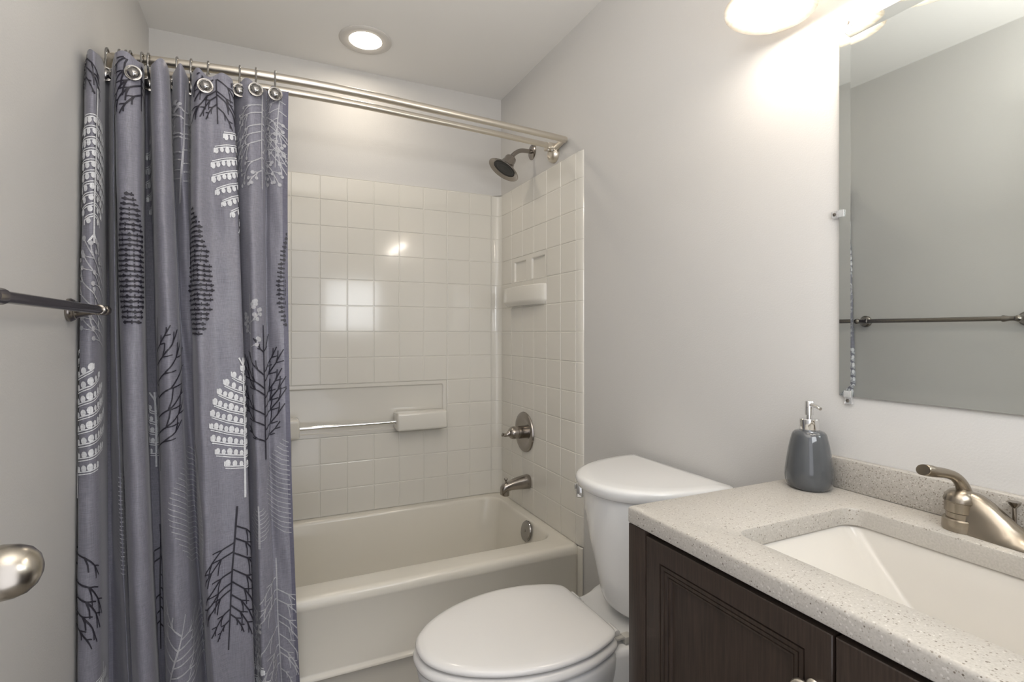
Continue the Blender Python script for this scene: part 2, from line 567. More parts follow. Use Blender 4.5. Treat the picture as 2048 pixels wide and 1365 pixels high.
# top ledge
mb.loft([[(1.044, SY, ZTOP), (SX, 2.442, ZTOP), (SX, ye, ZTOP), (W - .0006, ye - .040, ZTOP)], [(1.044, D, ZTOP + .003), (W - .0006, D, ZTOP + .003), (W - .0006, ye, ZTOP + .003), (W - .0006, ye - .0405, ZTOP + .001)]], False, False, False)
obj('tile_field', mb, M_ACR, surR, 13, recalc=False)
# left panel, behind the curtain
mb = MB()
toL = lambda u, z, d: (XL + 0.010 + d, u, z)
us = sorted([2.460] + YC + [ye])
cell_panel(mb, toL, us, zs, [], 0.01)
mb.loft([[(XL + .010, ye, ZB), (XL + .010, ye, ZTOP)], [(XL + .006, ye - .03, ZB), (XL + .006, ye - .03, ZTOP)], [(XL + .0006, ye - .04, ZB), (XL + .0006, ye - .04, ZTOP)]], False, False, False)
obj('tile_field', mb, M_ACR, surL, 13, recalc=False)
# soap shelf under the niches
mb = MB()
def shelf(z, k):
    pts = []
    x_f = 1.040
    for (x, y) in ((SX, 2.345), (1.046, 2.330), (x_f, 2.318), (x_f, 2.26), (x_f, 2.20), (1.0405, 2.14), (1.045, 2.08), (1.054, 2.03), (1.066, 1.995), (1.080, 1.978), (SX, 1.974)):
        pts.append((SX - (SX - x) * k[0], 2.16 + (y - 2.16) * k[1], z))
    return pts
mb.loft([shelf(1.358, (0.62, 0.93)), shelf(1.368, (0.86, 0.98)), shelf(1.376, (0.98, 0.998)), shelf(1.381, (1, 1)), shelf(1.440, (1, 1)), shelf(1.4445, (0.97, 0.995)), shelf(1.4465, (0.90, 0.985))], False, False, False)
mb.add(shelf(1.4465, (0.90, 0.985)), [tuple(range(11))])
mb.add(shelf(1.358, (0.62, 0.93)), [tuple(reversed(range(11)))])
obj('soap_shelf', mb, M_ACR, surR, 40, recalc=False)
# ledge blocks that hold the bar in the back recess
for nm, xa, xb_ in (('bar_block', 0.5385, 0.7790), ('bar_block', -0.112, 0.125)):
    mb = MB().box(xa, xb_, 2.380, SY + .008, 0.778, 0.8625, 0.012, 4)
    obj(nm, mb, M_ACR, sur, 50)
mb = MB().tube([(0.11, 2.418, 0.8185), (0.556, 2.418, 0.8185)], 0.0095, 20)
obj('grab_bar', mb, M_CHR, sur, 40, label='thin chrome bar in the back recess')

# ------------------------------------------------------------------ shower fittings
sh = thing('shower', 'dark nickel bell-shaped shower on a curved wall arm', 'shower', (W, 2.126, 2.063))
mb = MB().lathe([(0.0, 0), (0.036, 0.0), (0.036, 0.002), (0.031, 0.006), (0.018, 0.009), (0.012, 0.010)], (W - .0003, 2.126, 2.060), (-1, 0, 0), 36)
obj('wall_flange', mb, M_NICK, sh, 40)
path = catmull([(W - .004, 2.126, 2.060), (1.060, 2.124, 2.0590), (1.035, 2.122, 2.0545), (1.010, 2.120, 2.040), (0.988, 2.119, 2.018), (0.978, 2.118, 2.006)], 8)
mb = MB().tube(path, 0.0098, 18)
obj('shower_arm', mb, M_NICK, sh, 60)
ax = Vector((-0.540, 0.035, -0.84)).normalized()
hb = Vector((0.990, 2.119, 2.016))
mb = MB().lathe([(0.0, -0.004), (0.018, -0.003), (0.0240, 0.002), (0.0265, 0.010), (0.0265, 0.022), (0.0290, 0.026), (0.0310, 0.034), (0.0370, 0.046), (0.0480, 0.056), (0.0620, 0.0635), (0.0720, 0.0675), (0.0750, 0.0705), (0.0735, 0.0725), (0.0680, 0.0710), (0.0530, 0.0640), (0.0520, 0.0600), (0.0, 0.0600)], hb, ax, 56)
obj('bell', mb, M_NICK, sh, 40)
mb = MB().lathe([(0.0, 0.0605), (0.0515, 0.0605), (0.0515, 0.0630), (0.046, 0.0650), (0.040, 0.0632), (0.034, 0.0650), (0.026, 0.0635), (0.018, 0.0648), (0.0, 0.0648)], hb, ax, 44)
obj('spray_face', mb, M_BLACK, sh, 30, label='black rubber spray face')

va = thing('shower_valve', 'round dark nickel shower valve plate with a small lever handle', 'shower valve', (SX, 2.180, 0.768))
vo = (SX - .0022, 2.180, 0.770)
mb = MB().lathe([(0.0, 0), (0.092, 0.0), (0.0935, 0.003), (0.091, 0.008), (0.084, 0.011), (0.070, 0.0125), (0.062, 0.010), (0.050, 0.008), (0.032, 0.008)], vo, (-1, 0, 0), 60)
obj('escutcheon', mb, M_NICK, va, 30)
mb = MB().lathe([(0.029, 0.007), (0.029, 0.040), (0.0275, 0.041), (0.0275, 0.043), (0.029, 0.044), (0.0295, 0.058), (0.0285, 0.066), (0.025, 0.074), (0.017, 0.082), (0.0, 0.085)], vo, (-1, 0, 0), 40)
hubo = obj('valve_hub', mb, M_NICK, va, 30)
mb = MB().tube(catmull([(SX - .066, 2.180, 0.778), (SX - .082, 2.179, 0.770), (SX - .098, 2.178, 0.763), (SX - .110, 2.178, 0.764), (SX - .120, 2.178, 0.767)], 6), [0.014] * 6 + [0.0135, .013, .012, .011, .010, .009] + [0.008] * 6 + [.0075, .007, .0072, .008, .009, .0092, .006], 18)
obj('valve_lever', mb, M_NICK, va, 60)

sp = thing('tub_spout', 'dark nickel tub spout with a pull-up diverter knob', 'tub spout', (SX, 2.142, 0.545))
secs = [(0.0, 0.0, 0.029, 0.030), (0.004, 0.0, 0.0305, 0.032), (0.03, -0.001, 0.0285, 0.030), (0.06, -0.003, 0.026, 0.026), (0.09, -0.007, 0.0235, 0.0215), (0.112, -0.012, 0.0215, 0.0200), (0.128, -0.019, 0.019, 0.0205), (0.137, -0.027, 0.015, 0.019), (0.140, -0.033, 0.008, 0.012)]
loops = []
for d, dz, ry, rz in secs:
    lp = []
    for k in range(28):
        a = 2 * PI * k / 28
        ca, sa = math.cos(a), math.sin(a)
        lp.append((SX - .0022 - d, 2.142 + ry * math.copysign(abs(ca) ** 0.75, ca), 0.549 + dz + rz * math.copysign(abs(sa) ** 0.75, sa)))
    loops.append(lp)
mb = MB().loft(loops)
mb.lathe([(0.0, 0), (0.0165, 0.0), (0.0165, 0.024), (0.013, 0.026)], (SX - .118, 2.142, 0.499), (0, 0, 1), 24)
obj('spout_body', mb, M_NICK, sp, 50)
mb = MB().lathe([(0.004, 0), (0.004, 0.012), (0.0075, 0.016), (0.0080, 0.021), (0.006, 0.024), (0.0, 0.0245)], (SX - .117, 2.142, 0.553), (0, 0, 1), 20)
obj('diverter_knob', mb, M_NICK, sp, 40)

# ------------------------------------------------------------------ recessed ceiling light
rl = thing('recessed_ceiling_light', 'round lit recessed downlight in the ceiling above the tub', 'ceiling light', (0.367, 2.207, ZC))
mb = MB().lathe([(0.105, 0.0), (0.105, 0.003), (0.101, 0.0065), (0.092, 0.008), (0.078, 0.0065), (0.066, 0.0045), (0.0625, 0.0)], (0.367, 2.207, ZC - .0002), (0, 0, -1), 64, False, False)
obj('trim_ring', mb, M_TRIM, rl, 40)
mb = MB().lathe([(0.0, 0.0036), (0.03, 0.0033), (0.050, 0.0024), (0.0622, 0.0008)], (0.367, 2.207, ZC - .0006), (0, 0, -1), 48, False, False)
obj('lens', mb, M_LENS, rl, 60, label='glowing warm white lens')

# ------------------------------------------------------------------ curtain rod
RY, RZ = 1.800, 2.008
rod = thing('curtain_rod', 'double satin nickel shower curtain rod across the tub opening', 'curtain rod', (0.33, 1.85, RZ))
BOW = [(-0.404, 1.800), (-0.28, 1.780), (-0.01, 1.744), (0.25, 1.740), (0.50, 1.757), (0.80, 1.781), (1.074, 1.800)]
def rod_y(x):
    """the front rod bows out into the room"""
    for k in range(len(BOW) - 1):
        if x <= BOW[k + 1][0] or k == len(BOW) - 2:
            (xa, ya), (xb, yb) = BOW[k], BOW[k + 1]
            return ya + (yb - ya) * (x - xa) / (xb - xa)
def rodpts(off, x0, x1, z):
    return catmull([(x, y + off, z) for x, y in BOW if x0 <= x <= x1], 8)
main_ = [tuple(p) for p in rodpts(0, -0.30, 0.9, RZ)]
left_ = [(XL + .012, 1.915, RZ - .010), (XL + .016, 1.860, RZ - .002), (XL + .022, 1.822, RZ), (XL + .042, 1.806, RZ)]
right_ = [(W - .040, 1.806, RZ), (W - .022, 1.820, RZ), (W - .016, 1.858, RZ - .002), (W - .012, 1.915, RZ - .010)]
P = [tuple(p) for p in catmull(left_ + [main_[0]], 5)][:-1] + main_ + [tuple(p) for p in catmull([main_[-1]] + right_, 6)][1:]
mb = MB().tube(P, [0.0132 if p[0] < 0.60 else 0.0122 for p in P], 22)
obj('outer_rod', mb, M_ROD, rod, 50)
P = [(XL + .03, 1.893, RZ - .002)] + [tuple(p) for p in rodpts(0.078, -0.30, 0.9, RZ - .004)] + [(W - .035, 1.893, RZ - .002)]
mb = MB().tube(P, [0.0122 if p[0] < 0.55 else 0.0112 for p in P], 22)
obj('inner_rod', mb, M_ROD, rod, 50)
for sx, x in ((1, W), (-1, XL)):
    mb = MB().lathe([(0.0, 0), (0.036, 0.0), (0.036, 0.004), (0.033, 0.016), (0.029, 0.023), (0.022, 0.026), (0.018, 0.022), (0.0, 0.022)], (x - sx * .0003, 1.919, 1.984), (-sx, 0, 0), 40)
    mb.box(x - .052 if sx > 0 else x + .016, x - .016 if sx > 0 else x + .052, 1.880, 1.925, RZ - .016, RZ + .010, 0.004)
    br = obj('end_bracket', mb, M_ROD, rod, 40)
    for dx_, dz_ in ((.030, .016), (.046, .016)):
        s2 = MB().lathe([(0.004, 0), (0.004, 0.004), (0.0025, 0.006)], (x - sx * dx_, 1.893, RZ - dz_), (0, 0, -1), 12)
        obj('set_screw', s2, M_CHR, br)

# ------------------------------------------------------------------ shower curtain
def px_to_x(px, y):
    return y * math.tan(YAW + math.atan((px - 1024.0) / 1045.0))

# fold line table: sight-line column at the top, middle and bottom of the cloth, and how far the fold stands out (m, - is towards the room)
FOLD = [
    (168, 150, 150, 0.030, 0.030, 0.030), (172, 151, 151, -0.015, -0.015, -0.015), (178, 160, 158, -0.045, -0.045, -0.045), (192, 184, 176, -0.045, -0.050, -0.050),
    (206, 203, 203, -0.015, -0.028, -0.026), (212, 214, 218, 0.060, 0.085, 0.045), (219, 221, 236, 0.055, 0.078, 0.052), (224, 226, 258, 0.000, 0.000, 0.030),
    (228, 234, 268, -0.012, -0.024, 0.000),
    (229, 241, 274, 0.020, 0.022, -0.008), (229, 243, 278, -0.030, -0.020, -0.020), (238, 254, 290, -0.045, -0.046, -0.045), (264, 274, 310, -0.045, -0.045, -0.045),
    (286, 289, 326, -0.018, -0.020, -0.015), (290, 294, 329, 0.070, 0.096, 0.058), (300, 313, 338, 0.062, 0.088, 0.055), (302, 317, 339, -0.020, -0.020, -0.010),
    (318, 336, 362, -0.040, -0.048, -0.035), (336, 358, 392, -0.018, -0.025, -0.030), (341, 363, 408, 0.045, 0.006, -0.010), (348, 369, 418, 0.000, 0.014, 0.010),
    (360, 377, 424, -0.034, 0.012, 0.014), (374, 385, 427, -0.005, 0.004, 0.005), (381, 387, 430, 0.045, -0.012, -0.010), (385, 393, 436, -0.010, -0.044, -0.028),
    (398, 404, 442, -0.036, -0.055, -0.040), (420, 432, 465, -0.020, -0.040, -0.036), (446, 464, 495, -0.024, -0.036, -0.036), (466, 488, 514, -0.010, -0.018, -0.020),
    (458, 468, 496, 0.034, 0.040, 0.030), (481, 496, 520, -0.006, -0.004, -0.006), (500, 510, 533, -0.022, -0.028, -0.028), (526, 528, 556, -0.006, -0.014, -0.018),
    (533, 535, 565, 0.014, 0.002, -0.010), (542, 546, 580, -0.004, -0.006, -0.014), (558, 562, 594, -0.014, -0.012, -0.016), (577, 578, 606, -0.008, -0.010, -0.012)]
ZT, ZM, ZBOT = 1.970, 1.15, 0.055
NF = len(FOLD)
def fold_row(i, z):
    f = FOLD[i]
    # quadratic through the three heights
    a, b_, c = ZT, ZM, ZBOT
    la = (z - b_) * (z - c) / ((a - b_) * (a - c))
    lb = (z - a) * (z - c) / ((b_ - a) * (b_ - c))
    lc = (z - a) * (z - b_) / ((c - a) * (c - b_))
    px = f[0] * la + f[1] * lb + f[2] * lc
    dy = f[3] * la + f[4] * lb + f[5] * lc
    base = 1.632 + (z - ZBOT) / (ZT - ZBOT) * 0.108
    y = base + dy * 1.3 - (0.055 if i < 4 else 0.0) * max(0.0, z - 0.4) / 1.57
    y = min(y, 1.712 + max(0.0, z - 0.55) * 0.12)
    return max(px_to_x(px, y), XL + 0.0035), y

_row_cache = {}
def row(z):
    k = round(z, 4)
    if k not in _row_cache:
        _row_cache[k] = [fold_row(i, z) for i in range(NF)]
    return _row_cache[k]

def surf(t, z):
    """point on the cloth: t in 0..NF-1 runs across the folds"""
    R = row(z)
    t = min(max(t, 0.0), NF - 1.0)
    i = min(int(t), NF - 2)
    u = t - i
    out = []
    for k in (0, 1):
        p0, p1, p2, p3 = R[max(i - 1, 0)][k], R[i][k], R[i + 1][k], R[min(i + 2, NF - 1)][k]
        out.append(0.5 * (2 * p1 + (p2 - p0) * u + (2 * p0 - 5 * p1 + 4 * p2 - p3) * u * u + (3 * p1 - p0 - 3 * p2 + p3) * u ** 3))
    x, y = out
    # soft cross wrinkles
    y += 0.0022 * math.sin(9.0 * z + 1.7 * t) * math.sin(3.1 * z + 0.6 * t) + 0.0012 * math.sin(31 * z + 2.3 * t)
    y = min(y, 1.716 + max(0.0, z - 0.55) * 0.12)
    lim = XL + 0.0035 + 0.0135 * min(1.0, max(0.0, (y - 1.630) / 0.03))
    return max(x, lim), y

def surf3(t, z, off=0.0):
    x, y = surf(t, z)
    if off:
        xa, ya = surf(t - 0.03, z)
        xb_, yb_ = surf(t + 0.03, z)
        tx_, ty_ = xb_ - xa, yb_ - ya
        l = math.hypot(tx_, ty_) or 1
        x += ty_ / l * off
        y += -tx_ / l * off
    return (x, y, z)

# arc length across the cloth at middle height
TS = [k / 20.0 for k in range(20 * (NF - 1) + 1)]
SS = [0.0]
for k in range(1, len(TS)):
    a, b_ = surf(TS[k - 1], ZM), surf(TS[k], ZM)
    SS.append(SS[-1] + math.hypot(b_[0] - a[0], b_[1] - a[1]))
def s_of_t(t):
    k = min(int(t * 20), len(TS) - 2)
    return SS[k] + (SS[k + 1] - SS[k]) * (t * 20 - k)
def t_of_s(s):
    if s <= 0 or s >= SS[-1]:
        return None
    lo, hi = 0, len(SS) - 1
    while hi - lo > 1:
        m = (lo + hi) // 2
        if SS[m] <= s:
            lo = m
        else:
            hi = m
    return (lo + (s - SS[lo]) / max(SS[hi] - SS[lo], 1e-9)) / 20.0

cur_t = thing('shower_curtain', 'grey-violet shower curtain printed with white and black leaves, bunched at left', 'shower curtain', (-0.17, 1.72, ZBOT))
CLOTH = MB()
zrows = [ZT - (ZT - ZBOT) * (k / 150.0) for k in range(151)]
T_HEM = NF - 1 - 0.62
tcols = [k / 16.0 for k in range(16 * (NF - 1) + 1)]
tmain = [t for t in tcols if t <= T_HEM]
def top_z(t):
    # scalloped top edge
    return 0.005 * math.sin(t * 1.9) + 0.004 * math.sin(t * 3.3 + 1) - 0.030 * max(0.0, min(1.0, (9.0 - t) / 6.0))
def sheet(mb, ts):
    vs = []
    for i, z in enumerate(zrows):
        w = max(0.0, 1 - i / 8.0)
        for t in ts:
            zz = z + top_z(t) * w
            x, y = surf(t, z)
            vs.append((x, y, zz))
    n = len(ts)
    fs = []
    for i in range(len(zrows) - 1):
        for j in range(n - 1):
            fs.append((i * n + j, (i + 1) * n + j, (i + 1) * n + j + 1, i * n + j + 1))
    mb.add(vs, fs)
sheet(CLOTH, tmain + [T_HEM])

PR = 0.0019
def stroke(pts, w0, w1=None, frame=None):
    """printed line: pts in cloth coordinates (s, z)"""
    w1 = w0 if w1 is None else w1
    P = []
    for k in range(len(pts) - 1):
        a, b_ = pts[k], pts[k + 1]
        L = math.hypot(b_[0] - a[0], b_[1] - a[1])
        n = max(1, int(L / 0.006))
        for q in range(n):
            P.append((a[0] + (b_[0] - a[0]) * q / n, a[1] + (b_[1] - a[1]) * q / n))
    P.append(pts[-1])
    n = len(P)
    left, right = [], []
    for k, p in enumerate(P):
        a, b_ = P[max(k - 1, 0)], P[min(k + 1, n - 1)]
        dx, dz = b_[0] - a[0], b_[1] - a[1]
        l = math.hypot(dx, dz) or 1e-9
        w = w0 + (w1 - w0) * k / max(n - 1, 1)
        left.append((p[0] - dz / l * w, p[1] + dx / l * w))
        right.append((p[0] + dz / l * w, p[1] - dx / l * w))
    prev = None
    for k in range(n):
        pr = []
        for q in (left[k], right[k]):
            t = t_of_s(q[0])
            if t is None or not (ZBOT + .004 < q[1] < ZT - .010 + min(0.0, top_z(t))):
                pr = None
                break
            pr.append(surf3(t, q[1], PR))
        if pr and prev:
            CLOTH.add([prev[0], prev[1], pr[1], pr[0]], [(0, 1, 2, 3)])
        prev = pr

def dot(s, z, r, ry=None, n=10):
    ry = r if ry is None else ry
    pts = []
    for k in range(n):
        a = 2 * PI * k / n
        q = (s + r * math.cos(a), z + ry * math.sin(a))
        t = t_of_s(q[0])
        if t is None or not (ZBOT + .004 < q[1] < ZT - .010 + min(0.0, top_z(t))):
            return
        pts.append(surf3(t, q[1], PR * 1.15))
    t = t_of_s(s)
    c = surf3(t, z, PR * 1.15)
    CLOTH.add(pts + [c], [(k, (k + 1) % n, n) for k in range(n)])

class Frame:
    """motif frame: origin at the motif's foot, b runs from the foot to the tip"""
    def __init__(self, s, z, up=1, lean=0.0, k=1.0):
        self.s, self.z, self.up, self.lean, self.k = s, z, up, lean, k
    def p(self, a, b_):
        ca, sa = math.cos(self.lean), math.sin(self.lean)
        a, b_ = a * self.k, b_ * self.k
        return (self.s + self.up * (a * ca + b_ * sa), self.z + self.up * (b_ * ca - a * sa))
    def line(self, pts, w0, w1=None):
        stroke([self.p(*q) for q in pts], w0, w1)
    def dot(self, a, b_, r, ry=None):
        q = self.p(a, b_)
        dot(q[0], q[1], r, ry)

def leaf_w(u, w):     # u 0 foot .. 1 tip
    return w * (math.sin(PI * min(max(u, 0), 1) ** 0.72) ** 0.8)

SL_CL, SL_W, SL_G, SL_D = 0, 1, 2, 3

def seed_leaf(F, H=0.30, w=0.072, stem=0.085, rows=10, slot=SL_W):
    CLOTH.slot = slot
    F.line([(0, -stem), (0.002, H * 0.5), (0, H + .012)], 0.0030, 0.0022)
    F.line([(0, H - .01), (0.012, H + .012)], 0.002)
    F.line([(0, H - .01), (-0.012, H + .012)], 0.002)
    for k in range(rows):
        u = 0.04 + 0.90 * k / (rows - 1)
        b_ = u * H * 0.97
        for sgn in (-1, 1):
            ww = leaf_w(u + 0.04, w)
            if ww < 0.007:
                continue
            rise = ww * (0.10 + 0.55 * u)
            F.line([(0, b_), (sgn * ww * .5, b_ + rise * .42), (sgn * ww, b_ + rise)], 0.0016)
            F.line([(0, b_ - .006), (sgn * ww * .5, b_ - .006 + rise * .42), (sgn * ww * .97, b_ + rise - .006)], 0.0013)
            n = max(1, int(ww / 0.0125))
            for q in range(n):
                a = (q + 0.55) / n * ww
                rr = 0.0055 + 0.0008 * ((q * 7 + k * 3) % 3)
                bb = b_ + rise * (a / ww) + rr * 1.15
                F.dot(sgn * a, bb, rr * 0.92, rr * 1.35)
            F.line([(sgn * ww, b_ + rise), (sgn * ww * 1.0, b_ + rise + .012)], 0.0016)
    CLOTH.slot = 0

def bead_leaf(F, H=0.34, w=0.070, rows=24):
    CLOTH.slot = SL_D
    rnd = random.Random(5)
    for k in range(rows):
        u = k / (rows - 1)
        b_ = u * H
        ww = leaf_w(0.06 + 0.88 * u, w) * (0.9 + 0.2 * rnd.random())
        wob = [(-ww + 2 * ww * q / 6, b_ + (rnd.random() - .5) * .003) for q in range(7)]
        F.line(wob, 0.0022)
        n = max(2, int(ww / 0.0070))
        for q in range(n):
            a = -ww + 2 * ww * (q + .5) / n
            if q % 2 == 0:
                F.dot(a, b_, 0.0040, 0.0046)
            F.line([(a, b_ - .0045), (a, b_ + .0055)], 0.0011)
    CLOTH.slot = 0

def twig(F, H=0.30, w=0.085, slot=SL_D, th=0.0016, n=7, seed=1, berries=0.0, spine=True, sides=(-1, 1)):
    CLOTH.slot = slot
    rnd = random.Random(seed)
    if spine:
        F.line([(0, -0.05), (0.002, H * .4), (0, H)], th * 1.2, th * .8)
    for k in range(n):
        u = (k + 0.3) / n
        b_ = u * H * 0.82
        for sgn in sides:
            if rnd.random() < 0.06:
                continue
            b2 = b_ + (rnd.random() - .5) * .02
            L = leaf_w(0.12 + .80 * u, w) * (0.85 + .3 * rnd.random())
            rise = L * (0.75 + 0.7 * u + .2 * rnd.random())
            P = [(0, b2), (sgn * L * .38, b2 + rise * .22), (sgn * L * .72, b2 + rise * .58), (sgn * L, b2 + rise)]
            F.line(P, th, th * .8)
            if berries:
                F.dot(P[-1][0], P[-1][1], berries, berries * 1.2)
            for (q0, q1, m) in ((1, 0.55, 1), (2, 0.50, 1), (1, 0.42, -1), (2, 0.36, -1)):
                if rnd.random() < 0.16:
                    continue
                o = P[q0]
                l2 = L * q1
                e = (o[0] + sgn * l2 * (0.80 if m < 0 else 0.18), o[1] + l2 * (0.22 if m < 0 else 0.95))
                F.line([o, ((o[0] + e[0]) / 2 + sgn * .002, (o[1] + e[1]) / 2), e], th * .85, th * .7)
                if berries:
                    F.dot(e[0], e[1], berries * .9, berries * 1.1)
    CLOTH.slot = 0

def feather(F, H=0.30, w=0.085, stem=0.07, slot=SL_G, rows=24, hatch=True, left=True, right=True):
    CLOTH.slot = slot
    F.line([(0, -stem), (0.001, H * .5), (0, H)], 0.0026, 0.0014)
    for k in range(rows):
        u = k / rows
        b_ = u * H * 0.95
        ww = leaf_w(0.10 + .86 * u, w)
        if left:
            F.line([(0, b_), (-ww * .5, b_ + ww * .16), (-ww, b_ + ww * .48)], 0.0011, 0.0009)
        if right and not hatch:
            F.line([(0, b_), (ww * .5, b_ + ww * .16), (ww, b_ + ww * .48)], 0.0011, 0.0009)
    if hatch:
        hw = w * .55
        for k in range(26):
            u = k / 26.0
            ww = leaf_w(0.08 + .88 * u, hw)
            F.line([(0, u * H * .96), (ww, u * H * .96 - .006)], 0.0016)
            F.line([(ww, u * H * .96 - .006), (leaf_w(0.08 + .88 * (u + .04), hw), (u + .04) * H * .96 - .006)], 0.0024)
        for q in range(1, 6):
            fr = q / 6.0
            F.line([(leaf_w(0.08 + .88 * k / 20.0, hw) * fr, k / 20.0 * H * .94 - .002) for k in range(21)], 0.0011)
    CLOTH.slot = 0

# where each printed motif sits on the cloth: (fold parameter range to search, sight column, height)
def at(px, py, t0, t1):
    best = None
    for k in range(241):
        t = t0 + (t1 - t0) * k / 240.0
        z = 1.1
        for _ in range(4):
            x, y = surf(t, z)
            dep = x * math.sin(YAW) + y * math.cos(YAW)
            z = CAMZ + (665.5 - py) / 1045.0 * dep
            z = min(max(z, ZBOT - .1), ZT + .1)
        lat = x * math.cos(YAW) - y * math.sin(YAW)
        p = 1024 + 1045 * lat / dep
        if best is None or abs(p - px) < best[0]:
            best = (abs(p - px), t, z)
    return s_of_t(best[1]), best[2]

def F_at(px, py, t0, t1, up=1, lean=0.0, k=1.0, ds=0.0):
    if t0 >= 8:
        t0, t1 = t0 + 1, min(t1 + 1, NF - 1)
    s, z = at(px, py, t0, t1)
    return Frame(s + ds, z, up, lean, k)

seed_leaf(F_at(193, 228, 2, 4.5, -1, 0.02), 0.315, 0.070, 0.065, 11)
seed_leaf(F_at(303, 262, 13, 16, -1), 0.30, 0.062, 0.03, 8)
seed_leaf(F_at(487, 266, 26, 28, -1, 0.0, 1.0, 0.0), 0.285, 0.085, 0.0, 8)
seed_leaf(F_at(157, 955, 0.8, 3, 1, -0.02), 0.30, 0.115, 0.05, 9)
seed_leaf(F_at(489, 940, 26, 28, 1, 0.02), 0.30, 0.088, 0.075, 10)
seed_leaf(F_at(313, 912, 12.0, 14, 1), 0.165, 0.042, 0.03, 6)
seed_leaf(F_at(205, 1340, 3, 6, -1), 0.28, 0.09, 0.02, 9)
seed_leaf(F_at(517, 1325, 27.5, 30, -1), 0.24, 0.05, 0.02, 7)
bead_leaf(F_at(264, 645, 10, 12), 0.335, 0.046, 26)
bead_leaf(F_at(390, 668, 22, 24.5), 0.345, 0.062, 27)
bead_leaf(F_at(577, 650, 33, 35), 0.27, 0.030, 22)
twig(F_at(313, 905, 15.0, 17, 1, 0.02), 0.36, 0.118, SL_D, 0.0020, 7, 11)
twig(F_at(530, 884, 30, 32, 1, 0.0), 0.335, 0.080, SL_D, 0.0020, 9, 4)
twig(F_at(472, 1050, 25, 28, -1, 0.09), 0.33, 0.088, SL_D, 0.0020, 8, 7)
twig(F_at(322, 1085, 12, 14, -1, 0.04), 0.29, 0.085, SL_D, 0.0021, 7, 9)
twig(F_at(153, 1090, 0.9, 2.5, -1), 0.27, 0.085, SL_D, 0.0022, 6, 13)
twig(F_at(283, 112, 11, 11.98, -1, 0.0), 0.155, 0.085, SL_D, 0.0021, 5, 2)
twig(F_at(433, 120, 24, 27, -1, 0.0), 0.19, 0.080, SL_D, 0.0020, 6, 8)
twig(F_at(176, 110, 1, 3.5, -1, 0.0), 0.09, 0.06, SL_D, 0.0021, 4, 5)
twig(F_at(204, 705, 3.4, 4.3, 1, -0.02), 0.28, 0.105, SL_G, 0.0016, 7, 21, 0.0056, True, (-1,))
twig(F_at(362, 370, 19, 21.5, 1, 0.05), 0.27, 0.050, SL_G, 0.0016, 8, 23, 0.0042)
twig(F_at(524, 208, 30.5, 32, -1, 0.0), 0.26, 0.090, SL_G, 0.0015, 8, 25, 0.0048)
twig(F_at(562, 180, 33.5, 35, -1, 0.06), 0.24, 0.06, SL_G, 0.0013, 7, 29)
twig(F_at(503, 700, 27.7, 29.5, 1, 0.0), 0.16, 0.030, SL_G, 0.0014, 4, 31, 0.0055)
twig(F_at(221, 330, 4.6, 6.6, 1, 0.0), 0.22, 0.035, SL_G, 0.0014, 6, 37, 0.0050)
feather(F_at(394, 1125, 21, 25, 1, 0.0), 0.335, 0.125, 0.065, SL_G, 22, True)
feather(F_at(256, 1150, 6.0, 8.4, 1, 0.0), 0.28, 0.095, 0.05, SL_G, 24, False)
feather(F_at(604, 1066, 33.5, 35, 1, 0.0), 0.29, 0.090, 0.02, SL_G, 20, False)
feather(F_at(520, 1085, 28, 30, 1, 0.0), 0.10, 0.035, 0.02, SL_G, 8, False)
twig(F_at(338, 1395, 15, 17, 1, 0.25), 0.22, 0.12, SL_G, 0.0018, 7, 41)
twig(F_at(554, 1152, 30.6, 33, -1, 0.0), 0.33, 0.085, SL_G, 0.0016, 9, 43)
twig(F_at(505, 1200, 28, 30, -1, 0.0), 0.20, 0.04, SL_G, 0.0014, 6, 47, 0.0045)
obj('curtain_cloth', CLOTH, [M_CL, M_INKW, M_INKG, M_INKD], cur_t, 0, recalc=False)
bpy.data.objects['curtain_cloth'].data.polygons.foreach_set('use_smooth', [True] * len(bpy.data.objects['curtain_cloth'].data.polygons))
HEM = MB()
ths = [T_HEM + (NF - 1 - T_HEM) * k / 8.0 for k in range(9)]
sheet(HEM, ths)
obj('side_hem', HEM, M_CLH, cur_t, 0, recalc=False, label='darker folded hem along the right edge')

# ------------------------------------------------------------------ curtain hooks (twelve)
HOOKPX = [215, 240, 253, 262, 285, 298, 355, 383, 417, 480, 512, 550]
HOOKY = [-0.030, -0.034, 0.002, 0.036, -0.119, 0.004, -0.010, 0.0, -0.094, -0.030, -0.050, -0.040]
WORDS = ['leftmost chrome ball hook, at the bend of the rod', 'second chrome ball hook from the left end of the rod', 'third chrome ball hook from the left, almost touching the fourth', 'fourth chrome ball hook from the left, almost touching the third',
         'fifth chrome ball hook from the left, its round button showing', 'sixth chrome ball hook from the left, button hidden behind a fold', 'seventh chrome ball hook from the left, beside the narrow twig-printed fold', 'eighth chrome ball hook from the left, above the broad front fold',
         'ninth chrome ball hook from the left, button on the broad front fold', 'tenth chrome ball hook, third from the right end of the curtain', 'eleventh chrome ball hook, second from the right end of the curtain', 'twelfth chrome ball hook, at the right end of the curtain']
